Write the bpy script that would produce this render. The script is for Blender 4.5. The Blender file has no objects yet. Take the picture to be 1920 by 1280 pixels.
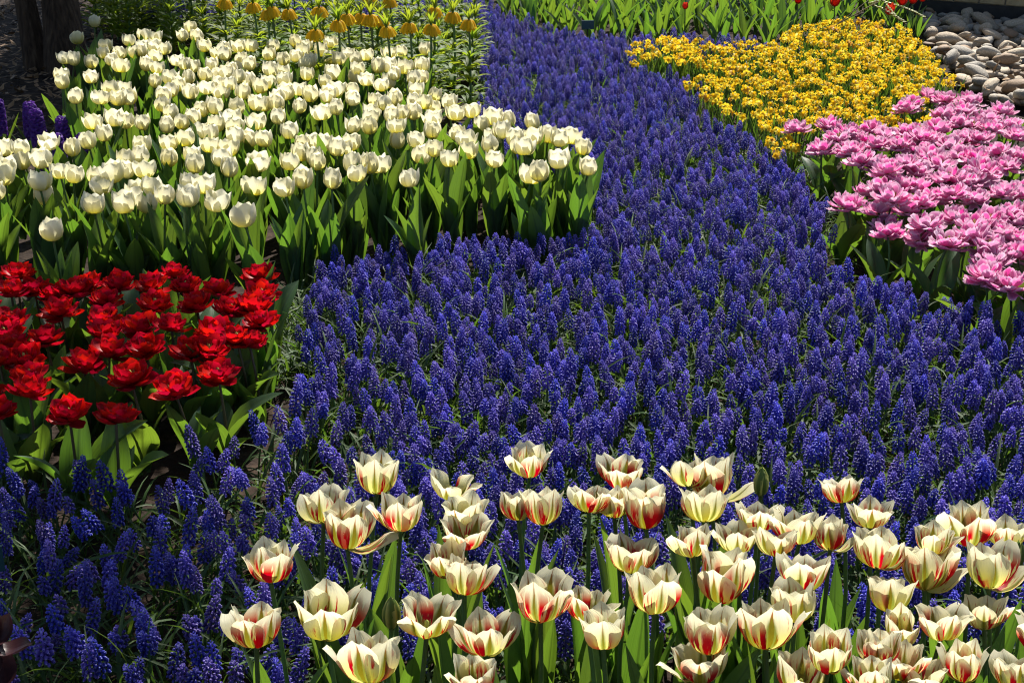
import bpy, math, random
import numpy as np
from mathutils import Matrix, Vector, Euler

random.seed(11)
rng = np.random.default_rng(11)
S = bpy.context.scene
COL = S.collection
PI = math.pi
R = math.radians

# ------------------------------------------------------------------ camera, sky, sun, exposure
F, HC = 2638.0, 1.45                       # focal length in photo pixels, eye height in metres
PITCH = math.atan(1071 / F)
cd = bpy.data.cameras.new('camera'); cam = bpy.data.objects.new('camera', cd); COL.objects.link(cam)
cd.sensor_width = 36; cd.lens = F / 1920 * 36; cd.clip_end = 3000; cd.clip_start = .05
cam.location = (0, 0, HC); cam.rotation_euler = (PI / 2 - PITCH, 0, 0)
S.camera = cam

SUN_EL, SUN_AZ = R(50), R(14)              # azimuth measured from +Y (behind the beds) towards +X
W = bpy.data.worlds.new('World'); S.world = W; W.use_nodes = True
sky = W.node_tree.nodes.new('ShaderNodeTexSky'); sky.sky_type = 'NISHITA'; sky.sun_disc = False
sky.sun_elevation = SUN_EL; sky.sun_rotation = SUN_AZ
bgn = W.node_tree.nodes['Background']; bgn.inputs['Strength'].default_value = .062
W.node_tree.links.new(sky.outputs[0], bgn.inputs[0])
sd = bpy.data.lights.new('sun', 'SUN'); sun = bpy.data.objects.new('sun', sd); COL.objects.link(sun)
sd.energy = 5.0; sd.angle = R(.5); sd.color = (1, .95, .86)
tosun = Vector((math.sin(SUN_AZ) * math.cos(SUN_EL), math.cos(SUN_AZ) * math.cos(SUN_EL), math.sin(SUN_EL)))
sun.rotation_euler = tosun.to_track_quat('Z', 'Y').to_euler(); sun.location = (2, 8, 12)
S.view_settings.view_transform = 'Standard'; S.view_settings.look = 'None'
S.view_settings.exposure = 1.0; S.view_settings.gamma = 1
S.render.engine = 'CYCLES'
S.cycles.use_denoising = True; S.cycles.max_bounces = 7; S.cycles.diffuse_bounces = 3
S.cycles.transmission_bounces = 5; S.cycles.glossy_bounces = 2; S.cycles.sample_clamp_indirect = 6
S.cycles.filter_width = 1.15; S.cycles.use_adaptive_sampling = True; S.cycles.adaptive_threshold = .015

# ------------------------------------------------------------------ pixel <-> place
CP, SP = math.cos(PITCH), math.sin(PITCH)
def place(px, py, h):
    """Point at height h on the ray through a photo pixel."""
    X, Y = (px - 960) / F, -(py - 640) / F
    d = Vector((X, Y * SP + CP, Y * CP - SP))
    t = (h - HC) / d.z
    return Vector((d.x * t, d.y * t, h))
def pix(p):
    x, y, z = p[0], p[1], p[2] - HC
    dep = y * CP - z * SP
    return 960 + F * x / dep, 640 - F * (y * SP + z * CP) / dep, dep
def inside(poly, x, y):
    c = False; j = len(poly) - 1
    for i in range(len(poly)):
        xi, yi = poly[i]; xj, yj = poly[j]
        if (yi > y) != (yj > y) and x < (xj - xi) * (y - yi) / (yj - yi) + xi: c = not c
        j = i
    return c
def ground_poly(pts, h): return [tuple(place(x, y, h)[:2]) for x, y in pts]

# ------------------------------------------------------------------ materials
def newmat(name):
    m = bpy.data.materials.new(name); m.use_nodes = True
    nt = m.node_tree; nt.nodes.clear()
    return m, nt
def nd(nt, t, **kw):
    n = nt.nodes.new(t)
    for k, v in kw.items(): setattr(n, k, v)
    return n
def setin(n, **kw):
    for k, v in kw.items():
        n.inputs[k.replace('_', ' ')].default_value = v
def ramp(nt, fac, stops):
    r = nd(nt, 'ShaderNodeValToRGB'); e = r.color_ramp.elements
    while len(e) < len(stops): e.new(.5)
    for el, (p, c) in zip(e, stops): el.position = p; el.color = tuple(c) + (1,) if len(c) == 3 else c
    nt.links.new(fac, r.inputs[0]); return r.outputs[0]
def math_(nt, op, a, b=None, c=None, clamp=False):
    n = nd(nt, 'ShaderNodeMath', operation=op, use_clamp=clamp)
    for i, v in enumerate((a, b, c)):
        if v is None: continue
        if isinstance(v, (int, float)): n.inputs[i].default_value = v
        else: nt.links.new(v, n.inputs[i])
    return n.outputs[0]
def sstep(nt, x, a, b):
    n = nd(nt, 'ShaderNodeMapRange', interpolation_type='SMOOTHSTEP')
    nt.links.new(x, n.inputs['Value']); n.inputs['From Min'].default_value = a; n.inputs['From Max'].default_value = b
    return n.outputs[0]
def mixc(nt, f, a, b):
    n = nd(nt, 'ShaderNodeMix', data_type='RGBA')
    if isinstance(f, (int, float)): n.inputs[0].default_value = f
    else: nt.links.new(f, n.inputs[0])
    for i, v in ((6, a), (7, b)):
        if isinstance(v, tuple): n.inputs[i].default_value = v + (1,)
        else: nt.links.new(v, n.inputs[i])
    return n.outputs[2]
def hsv(nt, col, h=.5, s=1., v=1.):
    n = nd(nt, 'ShaderNodeHueSaturation')
    for i, x in ((0, h), (1, s), (2, v)):
        if isinstance(x, (int, float)): n.inputs[i].default_value = x
        else: nt.links.new(x, n.inputs[i])
    nt.links.new(col, n.inputs[4]); return n.outputs[0]
def leafy(nt, col, tcol, trans, rough, spec=.5, bump=None):
    """Thin plant tissue: a glossy-ish surface that also lets light through."""
    out = nd(nt, 'ShaderNodeOutputMaterial'); p = nd(nt, 'ShaderNodeBsdfPrincipled'); t = nd(nt, 'ShaderNodeBsdfTranslucent')
    mx = nd(nt, 'ShaderNodeMixShader'); mx.inputs[0].default_value = trans
    setin(p, Roughness=rough); p.inputs['Specular IOR Level'].default_value = spec
    nt.links.new(col, p.inputs['Base Color']); nt.links.new(tcol, t.inputs[0])
    if bump is not None:
        nt.links.new(bump, p.inputs['Normal']); nt.links.new(bump, t.inputs['Normal'])
    nt.links.new(p.outputs[0], mx.inputs[1]); nt.links.new(t.outputs[0], mx.inputs[2]); nt.links.new(mx.outputs[0], out.inputs[0])
def uvs(nt):
    u = nd(nt, 'ShaderNodeUVMap'); s = nd(nt, 'ShaderNodeSeparateXYZ'); nt.links.new(u.outputs[0], s.inputs[0])
    c = math_(nt, 'ABSOLUTE', math_(nt, 'MULTIPLY_ADD', s.outputs[0], 2, -1))
    return u.outputs[0], s.outputs[0], s.outputs[1], c          # uv, u, v, distance from midrib
def rnd(nt): return nd(nt, 'ShaderNodeObjectInfo').outputs['Random']
def veins(nt, uv, su, sv, strength, dist=.002):
    mp = nd(nt, 'ShaderNodeMapping'); mp.inputs['Scale'].default_value = (su, sv, 1); nt.links.new(uv, mp.inputs[0])
    no = nd(nt, 'ShaderNodeTexNoise'); setin(no, Scale=1., Detail=2.); nt.links.new(mp.outputs[0], no.inputs[0])
    b = nd(nt, 'ShaderNodeBump'); setin(b, Strength=strength, Distance=dist); nt.links.new(no.outputs[0], b.inputs['Height'])
    return no.outputs[0], b.outputs[0]

def leaf_mat(name, base, trans_col, rough, trans=.42, spec=.5, grey=.25):
    m, nt = newmat(name); uv, u, v, c = uvs(nt); r = rnd(nt)
    vn, bp = veins(nt, uv, 26, 1.2, .35)
    col = mixc(nt, math_(nt, 'MULTIPLY', vn, grey), base, tuple(min(1, x * 1.5 + .02) for x in base))
    col = hsv(nt, col, math_(nt, 'MULTIPLY_ADD', r, .03, .485), 1., math_(nt, 'MULTIPLY_ADD', r, .5, .75))
    tc = mixc(nt, sstep(nt, c, .16, .02), trans_col, tuple(x * .6 for x in trans_col))
    tc = hsv(nt, tc, math_(nt, 'MULTIPLY_ADD', r, .03, .485), 1., math_(nt, 'MULTIPLY_ADD', vn, .8, .6))
    leafy(nt, col, tc, trans, rough, spec, bp)
    return m
M = {}
M['tulip_leaf'] = leaf_mat('tulip leaf', (.042, .088, .036), (.17, .31, .022), .42)
M['thin_leaf'] = leaf_mat('strap leaf', (.050, .090, .030), (.15, .27, .022), .48, .32, .28)
M['fresh_leaf'] = leaf_mat('crown imperial leaf', (.075, .13, .022), (.36, .46, .025), .5, .5, .25)
M['stem'] = leaf_mat('stem', (.07, .13, .035), (.2, .34, .03), .45, .15)
M['red_stem'] = leaf_mat('reddish stem', (.075, .06, .028), (.2, .12, .03), .45, .1)

def petal_mat(name, build, trans, rough=.5, spec=.3, vs=.25):
    m, nt = newmat(name); uv, u, v, c = uvs(nt); r = rnd(nt)
    vn, bp = veins(nt, uv, 18, 1.0, vs)
    col, tc = build(nt, uv, u, v, c, r, vn)
    leafy(nt, col, tc, trans, rough, spec, bp)
    return m
def b_white(nt, uv, u, v, c, r, vn):
    col = mixc(nt, sstep(nt, v, .72, .12), (.84, .81, .66), (.70, .66, .26))
    col = mixc(nt, math_(nt, 'MULTIPLY', vn, .25), col, (.82, .76, .5))
    col = hsv(nt, col, .5, math_(nt, 'MULTIPLY_ADD', r, .5, .7), 1.)
    return col, hsv(nt, col, .5, 1.45, 1.)
def b_red(nt, uv, u, v, c, r, vn):
    col = mixc(nt, math_(nt, 'MULTIPLY', vn, .8), (.56, .004, .003), (.30, .003, .004))
    col = mixc(nt, sstep(nt, v, .22, .0), col, (.25, .02, .01))
    col = hsv(nt, col, math_(nt, 'MULTIPLY_ADD', r, .012, .494), 1., math_(nt, 'MULTIPLY_ADD', r, .5, .75))
    return col, hsv(nt, col, .496, 1., 1.3)
def b_pink(nt, uv, u, v, c, r, vn):
    edge = math_(nt, 'MAXIMUM', sstep(nt, c, .45, 1.), sstep(nt, v, .72, 1.))
    col = mixc(nt, edge, (.66, .13, .37), (.84, .58, .70))
    col = mixc(nt, math_(nt, 'MULTIPLY', vn, .5), col, (.84, .46, .66))
    col = mixc(nt, sstep(nt, v, .25, .05), col, (.62, .30, .18))
    col = hsv(nt, col, math_(nt, 'MULTIPLY_ADD', r, .02, .49), math_(nt, 'MULTIPLY_ADD', r, .5, .7), math_(nt, 'MULTIPLY_ADD', r, .2, .9))
    return col, hsv(nt, col, .5, 1.15, .95)
def b_flame(nt, uv, u, v, c, r, vn):
    tc = nd(nt, 'ShaderNodeMapping'); nt.links.new(uv, tc.inputs[0]); tc.inputs['Scale'].default_value = (7, 1.3, 1)
    cb = nd(nt, 'ShaderNodeCombineXYZ'); nt.links.new(math_(nt, 'MULTIPLY', r, 37.), cb.inputs[0]); nt.links.new(math_(nt, 'MULTIPLY', r, 91.), cb.inputs[1])
    nt.links.new(cb.outputs[0], tc.inputs['Location'])
    no = nd(nt, 'ShaderNodeTexNoise'); setin(no, Scale=1., Detail=3.); nt.links.new(tc.outputs[0], no.inputs[0])
    n = no.outputs[0]
    wob = math_(nt, 'MULTIPLY_ADD', n, .5, -.25)
    r2 = math_(nt, 'FRACT', math_(nt, 'MULTIPLY', r, 7.31))
    cream = mixc(nt, sstep(nt, v, .88, .30), (.84, .81, .60), (.70, .66, .20))
    cream = mixc(nt, math_(nt, 'MULTIPLY', vn, .2), cream, (.78, .68, .34))
    # red flames: feathered streaks on the flanks, and a thin line up the midrib
    fl = math_(nt, 'ADD', math_(nt, 'SUBTRACT', n, .52), math_(nt, 'MULTIPLY_ADD', r, .22, -.10))
    zone = math_(nt, 'MULTIPLY', sstep(nt, v, .92, .50), sstep(nt, c, .10, .36))
    zone = math_(nt, 'MULTIPLY', zone, sstep(nt, v, .05, .2))
    red1 = math_(nt, 'MULTIPLY', sstep(nt, fl, -.0, .045), zone)
    wid = math_(nt, 'MULTIPLY', sstep(nt, v, 1.0, .45), math_(nt, 'MULTIPLY_ADD', r2, .13, .03))
    red2 = sstep(nt, math_(nt, 'SUBTRACT', math_(nt, 'ADD', c, math_(nt, 'MULTIPLY', wob, .25)), wid), .03, -.01)
    red = math_(nt, 'MAXIMUM', red1, math_(nt, 'MULTIPLY', red2, .9), clamp=True)
    col = mixc(nt, red, cream, (.48, .012, .026))
    # green flare rising from the base along the midrib
    gw = math_(nt, 'MULTIPLY', sstep(nt, v, .94, .22), math_(nt, 'MULTIPLY_ADD', r2, .34, .22))
    g = sstep(nt, math_(nt, 'SUBTRACT', math_(nt, 'ADD', c, math_(nt, 'MULTIPLY', wob, .35)), gw), .10, -.12)
    col = mixc(nt, math_(nt, 'MULTIPLY', g, .85), col, (.15, .19, .018))
    return col, hsv(nt, col, .5, 1.08, 1.)
def b_yellow(nt, uv, u, v, c, r, vn):
    col = mixc(nt, math_(nt, 'MULTIPLY', vn, .5), (.88, .72, .05), (.86, .58, .02))
    r3 = math_(nt, 'FRACT', math_(nt, 'MULTIPLY', r, 5.7))
    col = mixc(nt, sstep(nt, r3, .82, 1.), col, (.58, .32, .05))
    return hsv(nt, col, math_(nt, 'MULTIPLY_ADD', r, .02, .49), 1., math_(nt, 'MULTIPLY_ADD', r, .3, .85)), col
def b_corona(nt, uv, u, v, c, r, vn):
    col = mixc(nt, vn, (.84, .58, .014), (.82, .48, .01)); return col, col
def b_bell(nt, uv, u, v, c, r, vn):
    col = mixc(nt, math_(nt, 'MULTIPLY', vn, .8), (.86, .64, .02), (.74, .46, .016)); return col, col
def b_scarlet(nt, uv, u, v, c, r, vn):
    col = mixc(nt, vn, (.62, .012, .012), (.5, .03, .01)); return col, hsv(nt, col, .505, 1., 1.3)
def b_hya(nt, uv, u, v, c, r, vn):
    col = mixc(nt, vn, (.075, .018, .22), (.14, .04, .34)); return col, col
def b_dark(nt, uv, u, v, c, r, vn):
    col = mixc(nt, vn, (.016, .007, .010), (.05, .014, .016)); return col, hsv(nt, col, .5, 1., 2.)
def b_bud(nt, uv, u, v, c, r, vn):
    col = mixc(nt, sstep(nt, c, .5, 1.), (.10, .16, .03), (.5, .5, .14)); return col, col
M['white'] = petal_mat('ivory petal', b_white, .60, .48)
M['red'] = petal_mat('red petal', b_red, .45, .44, .3)
M['pink'] = petal_mat('pink petal', b_pink, .42, .5)
M['flame'] = petal_mat('flamed petal', b_flame, .57, .5, .3, .5)
M['yellow'] = petal_mat('daffodil petal', b_yellow, .42)
M['corona'] = petal_mat('daffodil trumpet', b_corona, .35)
M['bell'] = petal_mat('crown imperial bell', b_bell, .58)
M['scarlet'] = petal_mat('scarlet petal', b_scarlet, .42, .4)
M['hya'] = petal_mat('hyacinth floret', b_hya, .3)
M['dark'] = petal_mat('withered petal', b_dark, .12, .35, .4)
M['bud'] = petal_mat('green bud', b_bud, .3, .45)

m, nt = newmat('grape hyacinth bells'); uv, u, v, c = uvs(nt); r = rnd(nt)
col = ramp(nt, v, [(0., (.052, .036, .30)), (.5, (.066, .048, .38)), (.84, (.15, .125, .56)), (.97, (.42, .41, .76))])
col = mixc(nt, sstep(nt, u, .60, 1.0), col, (.20, .17, .64))
col = hsv(nt, col, math_(nt, 'MULTIPLY_ADD', r, .03, .486), math_(nt, 'MULTIPLY_ADD', r, -.16, 1.08), math_(nt, 'MULTIPLY_ADD', math_(nt, 'FRACT', math_(nt, 'MULTIPLY', r, 9.7)), .62, .62))
leafy(nt, col, hsv(nt, col, .5, 1., 1.25), .30, .38, .45)
M['muscari'] = m

def plain(name, stops, scale, rough, bump=.0, detail=6., spec=.4, bdist=.01, coord='Object', stretch=None):
    m, nt = newmat(name); out = nd(nt, 'ShaderNodeOutputMaterial'); p = nd(nt, 'ShaderNodeBsdfPrincipled')
    tc = nd(nt, 'ShaderNodeTexCoord'); no = nd(nt, 'ShaderNodeTexNoise'); setin(no, Scale=scale, Detail=detail)
    src = tc.outputs[coord]
    if stretch:
        mp = nd(nt, 'ShaderNodeMapping'); mp.inputs['Scale'].default_value = stretch; nt.links.new(src, mp.inputs[0]); src = mp.outputs[0]
    nt.links.new(src, no.inputs[0])
    col = ramp(nt, no.outputs[0], stops)
    col = hsv(nt, col, .5, 1., math_(nt, 'MULTIPLY_ADD', rnd(nt), .5, .75))
    nt.links.new(col, p.inputs['Base Color']); setin(p, Roughness=rough); p.inputs['Specular IOR Level'].default_value = spec
    if bump:
        b = nd(nt, 'ShaderNodeBump'); setin(b, Strength=bump, Distance=bdist); nt.links.new(no.outputs[0], b.inputs['Height']); nt.links.new(b.outputs[0], p.inputs['Normal'])
    nt.links.new(p.outputs[0], out.inputs[0]); return m
M['soil'] = plain('soil', [(.3, (.010, .006, .004)), (.55, (.026, .016, .011)), (.75, (.055, .036, .024))], 26, .95, .9, 10., .2, .03, 'Generated' if False else 'Object')
M['bark'] = plain('bark', [(.3, (.022, .014, .010)), (.6, (.075, .048, .032)), (.8, (.13, .09, .06))], 9, .9, 1., 8., .2, .02, 'Object', (6, 6, 1))
M['stone_grey'] = plain('grey stone', [(.3, (.21, .185, .15)), (.7, (.40, .36, .30))], 9, .75, .5)
M['stone_tan'] = plain('tan stone', [(.3, (.27, .21, .145)), (.7, (.47, .385, .28))], 8, .75, .5)
M['stone_brown'] = plain('brown stone', [(.3, (.17, .11, .065)), (.7, (.27, .185, .115))], 12, .7, .2)
M['brick'] = plain('yellow brick', [(.3, (.36, .25, .13)), (.7, (.50, .37, .21))], 22, .85, .35)
M['mortar'] = plain('mortar', [(.3, (.20, .17, .13)), (.7, (.28, .24, .19))], 30, .95, .4)
M['plinth'] = plain('shadow-dark plinth', [(.3, (.018, .017, .016)), (.7, (.035, .032, .03))], 20, .8, .3)  # near-black colour paints in the shadow of the recess below the bricks
M['litter'] = plain('dead leaf', [(.3, (.14, .075, .035)), (.7, (.30, .19, .10))], 30, .7, .2)
M['plate'] = plain('label plate', [(.3, (.012, .045, .05)), (.7, (.018, .06, .065))], 10, .35)
M['twig'] = plain('twig', [(.3, (.10, .075, .04)), (.7, (.16, .12, .06))], 30, .8, .3)
M['pale_bud'] = plain('pale leaf bud', [(.3, (.34, .36, .12)), (.7, (.48, .48, .2))], 30, .5)
M['pistil'] = plain('pistil', [(.3, (.30, .36, .07)), (.7, (.42, .46, .12))], 40, .5)
M['anther'] = plain('anther', [(.3, (.10, .07, .03)), (.7, (.3, .22, .05))], 40, .6)
m, nt = newmat('tree leaf'); uv, u, v, c = uvs(nt); r = rnd(nt)
col = mixc(nt, .0, (.035, .07, .018), (.05, .1, .02)); leafy(nt, col, mixc(nt, 0., (.10, .2, .02), (.1, .2, .02)), .2, .5)
M['tree_leaf'] = m

# ------------------------------------------------------------------ mesh helpers
class MB:
    """Collects vertices, faces, uv and a material index per face."""
    def __init__(s): s.v = []; s.f = []; s.uv = []; s.m = []
    def grid(s, P, mi=0, uv=None, wrap=False):
        """P[i][j]: rows i along v, columns j along u."""
        P = np.asarray(P, float); n, k = P.shape[:2]; b = len(s.v)
        s.v += [tuple(p) for p in P.reshape(-1, 3)]
        for i in range(n - 1):
            for j in range(k if wrap else k - 1):
                j2 = (j + 1) % k
                s.f.append((b + i * k + j, b + i * k + j2, b + (i + 1) * k + j2, b + (i + 1) * k + j)); s.m.append(mi)
                u0, u1 = j / (k if wrap else k - 1), (j + 1) / (k if wrap else k - 1); v0, v1 = i / (n - 1), (i + 1) / (n - 1)
                if uv is not None: v0, v1 = uv, uv
                s.uv.append(((u0, v0), (u1, v0), (u1, v1), (u0, v1)))
    def tri(s, pts, mi=0):
        b = len(s.v); s.v += [tuple(p) for p in pts]; s.f.append(tuple(range(b, b + len(pts)))); s.m.append(mi)
        s.uv.append(tuple((.5, i / len(pts)) for i in range(len(pts))))
    def tube(s, pts, rad, k=6, mi=0):
        pts = np.asarray(pts, float); rows = []
        for i, p in enumerate(pts):
            t = pts[min(i + 1, len(pts) - 1)] - pts[max(i - 1, 0)]; t /= np.linalg.norm(t) + 1e-9
            a = np.cross(t, (0, 1, 0) if abs(t[1]) < .9 else (1, 0, 0)); a /= np.linalg.norm(a); c = np.cross(t, a)
            rows.append([p + rad[i] * (math.cos(2 * PI * j / k) * a + math.sin(2 * PI * j / k) * c) for j in range(k)])
        s.grid(rows, mi, wrap=True)
    def add(s, o, mat=None, mi=None):
        b = len(s.v)
        s.v += [tuple(mat @ Vector(p)) for p in o.v] if mat else o.v
        s.f += [tuple(b + i for i in f) for f in o.f]; s.uv += o.uv; s.m += o.m if mi is None else [mi] * len(o.f)
    def mesh(s, name, mats, smooth=True):
        me = bpy.data.meshes.new(name); me.from_pydata(s.v, [], s.f)
        ul = me.uv_layers.new(name='UVMap')
        ul.data.foreach_set('uv', np.array([c for f in s.uv for p in f for c in p], dtype=np.float32))
        for m_ in (mats if isinstance(mats, (list, tuple)) else [mats]): me.materials.append(m_)
        me.polygons.foreach_set('material_index', s.m)
        if smooth: me.polygons.foreach_set('use_smooth', [True] * len(s.f))
        me.update(); return me
def link(name, data, parent=None, mat=None):
    o = bpy.data.objects.new(name, data); COL.objects.link(o)
    if parent: o.parent = parent
    if mat is not None: o.matrix_local = mat
    return o
def tag(o, label=None, cat=None, group=None, kind=None):
    for k, v in (('label', label), ('category', cat), ('group', group), ('kind', kind)):
        if v: o[k] = v
    return o
def thing(name, label, cat, loc, rz=0., group=None, tilt=(0, 0), scale=1.):
    o = link(name, None); o.empty_display_size = .02
    o.location = loc; o.rotation_euler = (tilt[0], tilt[1], rz); o.scale = (scale,) * 3
    return tag(o, label, cat, group)
def T(x, y, z): return Matrix.Translation((x, y, z))
def RZ(a): return Matrix.Rotation(a, 4, 'Z')
def RY(a): return Matrix.Rotation(a, 4, 'Y')
def RX(a): return Matrix.Rotation(a, 4, 'X')
def SC(s): return Matrix.Scale(s, 4)
def interp(x, xs, ys): return float(np.interp(x, xs, ys))
def smooth_table(vs, xs, ys):
    """Cubic-ish resample of a control polygon."""
    d = np.linspace(0, 1, 60); y = np.interp(d, xs, ys)
    k = np.ones(9) / 9; y2 = np.convolve(np.pad(y, 4, mode='edge'), k, 'valid'); y2[0], y2[-1] = y[0], y[-1]
    return np.interp(vs, d, y2)

def petal(prof, width, cup=.35, wave=.0, notch=.0, rows=7, cols=5, seed=0, edge_out=0.):
    """Petal standing on the +x side of the axis. prof: (r, z) control points; width: half-widths."""
    g = np.random.default_rng(seed); vs = np.linspace(0, 1, rows)
    xs = np.linspace(0, 1, len(prof)); r = smooth_table(vs, xs, [p[0] for p in prof]); z = smooth_table(vs, xs, [p[1] for p in prof])
    w = smooth_table(vs, np.linspace(0, 1, len(width)), width)
    L = prof[-1][1]; ph = g.uniform(0, 6, 3); P = []
    for i, v_ in enumerate(vs):
        row = []
        for j in range(cols):
            u_ = -1 + 2 * j / (cols - 1)
            rr = r[i] - cup * w[i] * u_ * u_ + edge_out * w[i] * (abs(u_) ** 3) * v_
            zz = z[i] - notch * L * (1 - abs(u_)) ** 1.5 * (v_ ** 6) - .05 * L * u_ * u_ * v_ ** 3
            rr += wave * L * v_ * math.sin(3.1 * u_ + ph[0] + 2.2 * v_) * abs(u_)
            zz += wave * L * .6 * v_ * math.sin(4.3 * u_ + ph[1])
            row.append((rr, u_ * w[i], zz))
        P.append(row)
    b = MB(); b.grid(P); return b
def leaf(L, Wd, arch, fold, twist=0., base=.45, rows=9, cols=5, curl=0., seed=0, wav=.0, tipx=None):
    """Leaf rising from the origin and arching towards +x."""
    g = np.random.default_rng(seed); p = np.array((0., 0.)); ang = arch[0]; P = []
    step = L / (rows - 1)
    for i in range(rows):
        v_ = i / (rows - 1)
        ang = arch[0] + (arch[1] - arch[0]) * v_ ** 1.4
        if i: p = p + step * np.array((math.sin(ang), math.cos(ang)))
        w = Wd * (base + (1 - base) * math.sin(min(1, v_ / .45) * PI / 2)) * (1 - max(0, (v_ - .42) / .58) ** 2.0) ** .85 if v_ < 1 else .0004
        tx = np.array((math.sin(ang), 0, math.cos(ang))); nx = np.array((-math.cos(ang), 0, math.sin(ang)))
        tw = twist * v_
        side = math.cos(tw) * np.array((0, 1., 0)) + math.sin(tw) * nx; nn = math.cos(tw) * nx - math.sin(tw) * np.array((0, 1., 0))
        row = []
        for j in range(cols):
            u_ = -1 + 2 * j / (cols - 1)
            f = fold * (1 - .55 * v_)
            off = side * (u_ * w * math.cos(f * .7)) + nn * (abs(u_) ** 1.25 * w * math.sin(f)) + nn * wav * w * math.sin(7 * v_ + 3 * u_ + seed) * abs(u_)
            row.append(np.array((p[0], 0, p[1])) + off)
        P.append(row)
    b = MB(); b.grid(P); return b
def stem_mb(H, r0, r1, bow=.01, k=6, n=6):
    b = MB(); t = np.linspace(0, 1, n)
    b.tube([(bow * math.sin(PI * x), bow * .5 * math.sin(2 * PI * x), -.01 + (H + .01) * x) for x in t], [r0 + (r1 - r0) * x for x in t], k)
    return b

# ------------------------------------------------------------------ shared plant meshes
cm = .01
def sc(pr, s=cm): return [(a * s, b * s) for a, b in pr]
def sw(w, s=cm): return [a * s for a in w]
def petal_set(name, mat, variants):
    return [petal(sc(p), sw(w), cup=c_, wave=wv, notch=nt_, seed=i * 7 + 3, edge_out=eo, rows=rw, cols=cl).mesh(name, mat)
            for i, (p, w, c_, wv, nt_, eo, rw, cl) in enumerate(variants)]
WH = [(.25, 0), (1.8, .45), (2.75, 1.8), (2.95, 3.5), (2.75, 5.1), (2.6, 6.3)]
WW = [.5, 1.6, 2.45, 2.7, 2.3, .62]
P_white_out = petal_set('ivory_outer_petal', M['white'], [(WH, WW, .42, .014, -.03, .0, 7, 5), (WH, WW, .40, .03, .05, .1, 7, 5), ([(a * 1.06, b * .97) for a, b in WH], WW, .38, .035, -.05, .15, 7, 5)])
P_white_in = petal_set('ivory_inner_petal', M['white'], [([(a * .84, b * 1.02) for a, b in WH], WW, .42, .02, .03, 0, 7, 5), ([(a * .8, b * .99) for a, b in WH], WW, .4, .04, .06, 0, 7, 5)])
FL = [(.25, 0), (1.8, .5), (2.95, 1.8), (3.35, 3.4), (3.45, 5.0), (4.05, 6.4)]
FW = [.5, 1.4, 2.4, 2.9, 2.75, 1.15]
P_flame = petal_set('flamed_petal', M['flame'], [
    (FL, FW, .40, .035, -.04, .1, 9, 7), (FL, FW, .30, .075, .06, .25, 9, 7),
    ([(a * .9, b * 1.03) for a, b in FL], [w * .88 for w in FW], .42, .05, -.02, .1, 9, 7), ([(a * (1 + .2 * (i / 5) ** 2), b) for i, (a, b) in enumerate(FL)], FW, .22, .085, .08, .4, 9, 7), ([(a * .95, b * .94) for a, b in FL], FW, .5, .06, .09, .0, 9, 7)])
DB = [(.2, 0), (1.2, .5), (2.1, 1.5), (2.7, 2.8), (2.9, 4.0), (2.85, 4.9)]
DW = [.5, 1.1, 1.75, 2.05, 1.75, .5]
P_red = petal_set('red_petal', M['red'], [(DB, DW, .36, .05, .03, .0, 7, 5), (DB, DW, .3, .09, .08, .15, 7, 5), ([(a * .9, b) for a, b in DB], DW, .45, .08, .0, .0, 7, 5)])
KW = [.4, .9, 1.5, 1.9, 1.75, .75]
P_pink = petal_set('pink_petal', M['pink'], [(DB, KW, .34, .08, .02, .2, 7, 5), (DB, KW, .26, .14, .12, .35, 7, 5), ([(a * 1.1, b * 1.05) for a, b in DB], KW, .4, .12, -.06, .2, 7, 5), (DB, KW, .1, .13, .15, .5, 7, 5)])
P_scar = petal_set('scarlet_petal', M['scarlet'], [([(a * .9, b * 1.05) for a, b in WH], WW, .42, .02, -.03, 0, 6, 5)])
P_bud = petal_set('bud_petal', M['bud'], [([(.2, 0), (.9, .5), (1.25, 1.6), (1.2, 3.0), (.8, 4.3), (.25, 5.2)], [.4, .9, 1.25, 1.2, .8, .1], .5, .01, 0, 0, 7, 5)])

def head_mb(small=False):
    b = MB(); s = .7 if small else 1.
    b.tube([(0, 0, -.004), (0, 0, .002), (0, 0, .006)], [.0035, .005 * s, .0045 * s], 8)
    b.tube([(0, 0, .004), (0, 0, .016), (0, 0, .024), (0, 0, .027)], [.0035 * s, .004 * s, .0032 * s, .0005], 8, 1)
    for k in range(6):
        a = k * PI / 3; c_, s_ = math.cos(a), math.sin(a)
        b.tube([(.004 * c_, .004 * s_, .004), (.008 * c_, .008 * s_, .012)], [.0008, .0007], 4, 1)
        b.tube([(.008 * c_, .008 * s_, .011), (.0095 * c_, .0095 * s_, .017), (.010 * c_, .010 * s_, .024)], [.0013, .0019, .0004], 5, 2)
    return b
HEAD = head_mb().mesh('flower_centre', [M['stem'], M['pistil'], M['anther']])
HEAD_R = head_mb().mesh('flower_centre_red', [M['red_stem'], M['pistil'], M['anther']])

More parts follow.
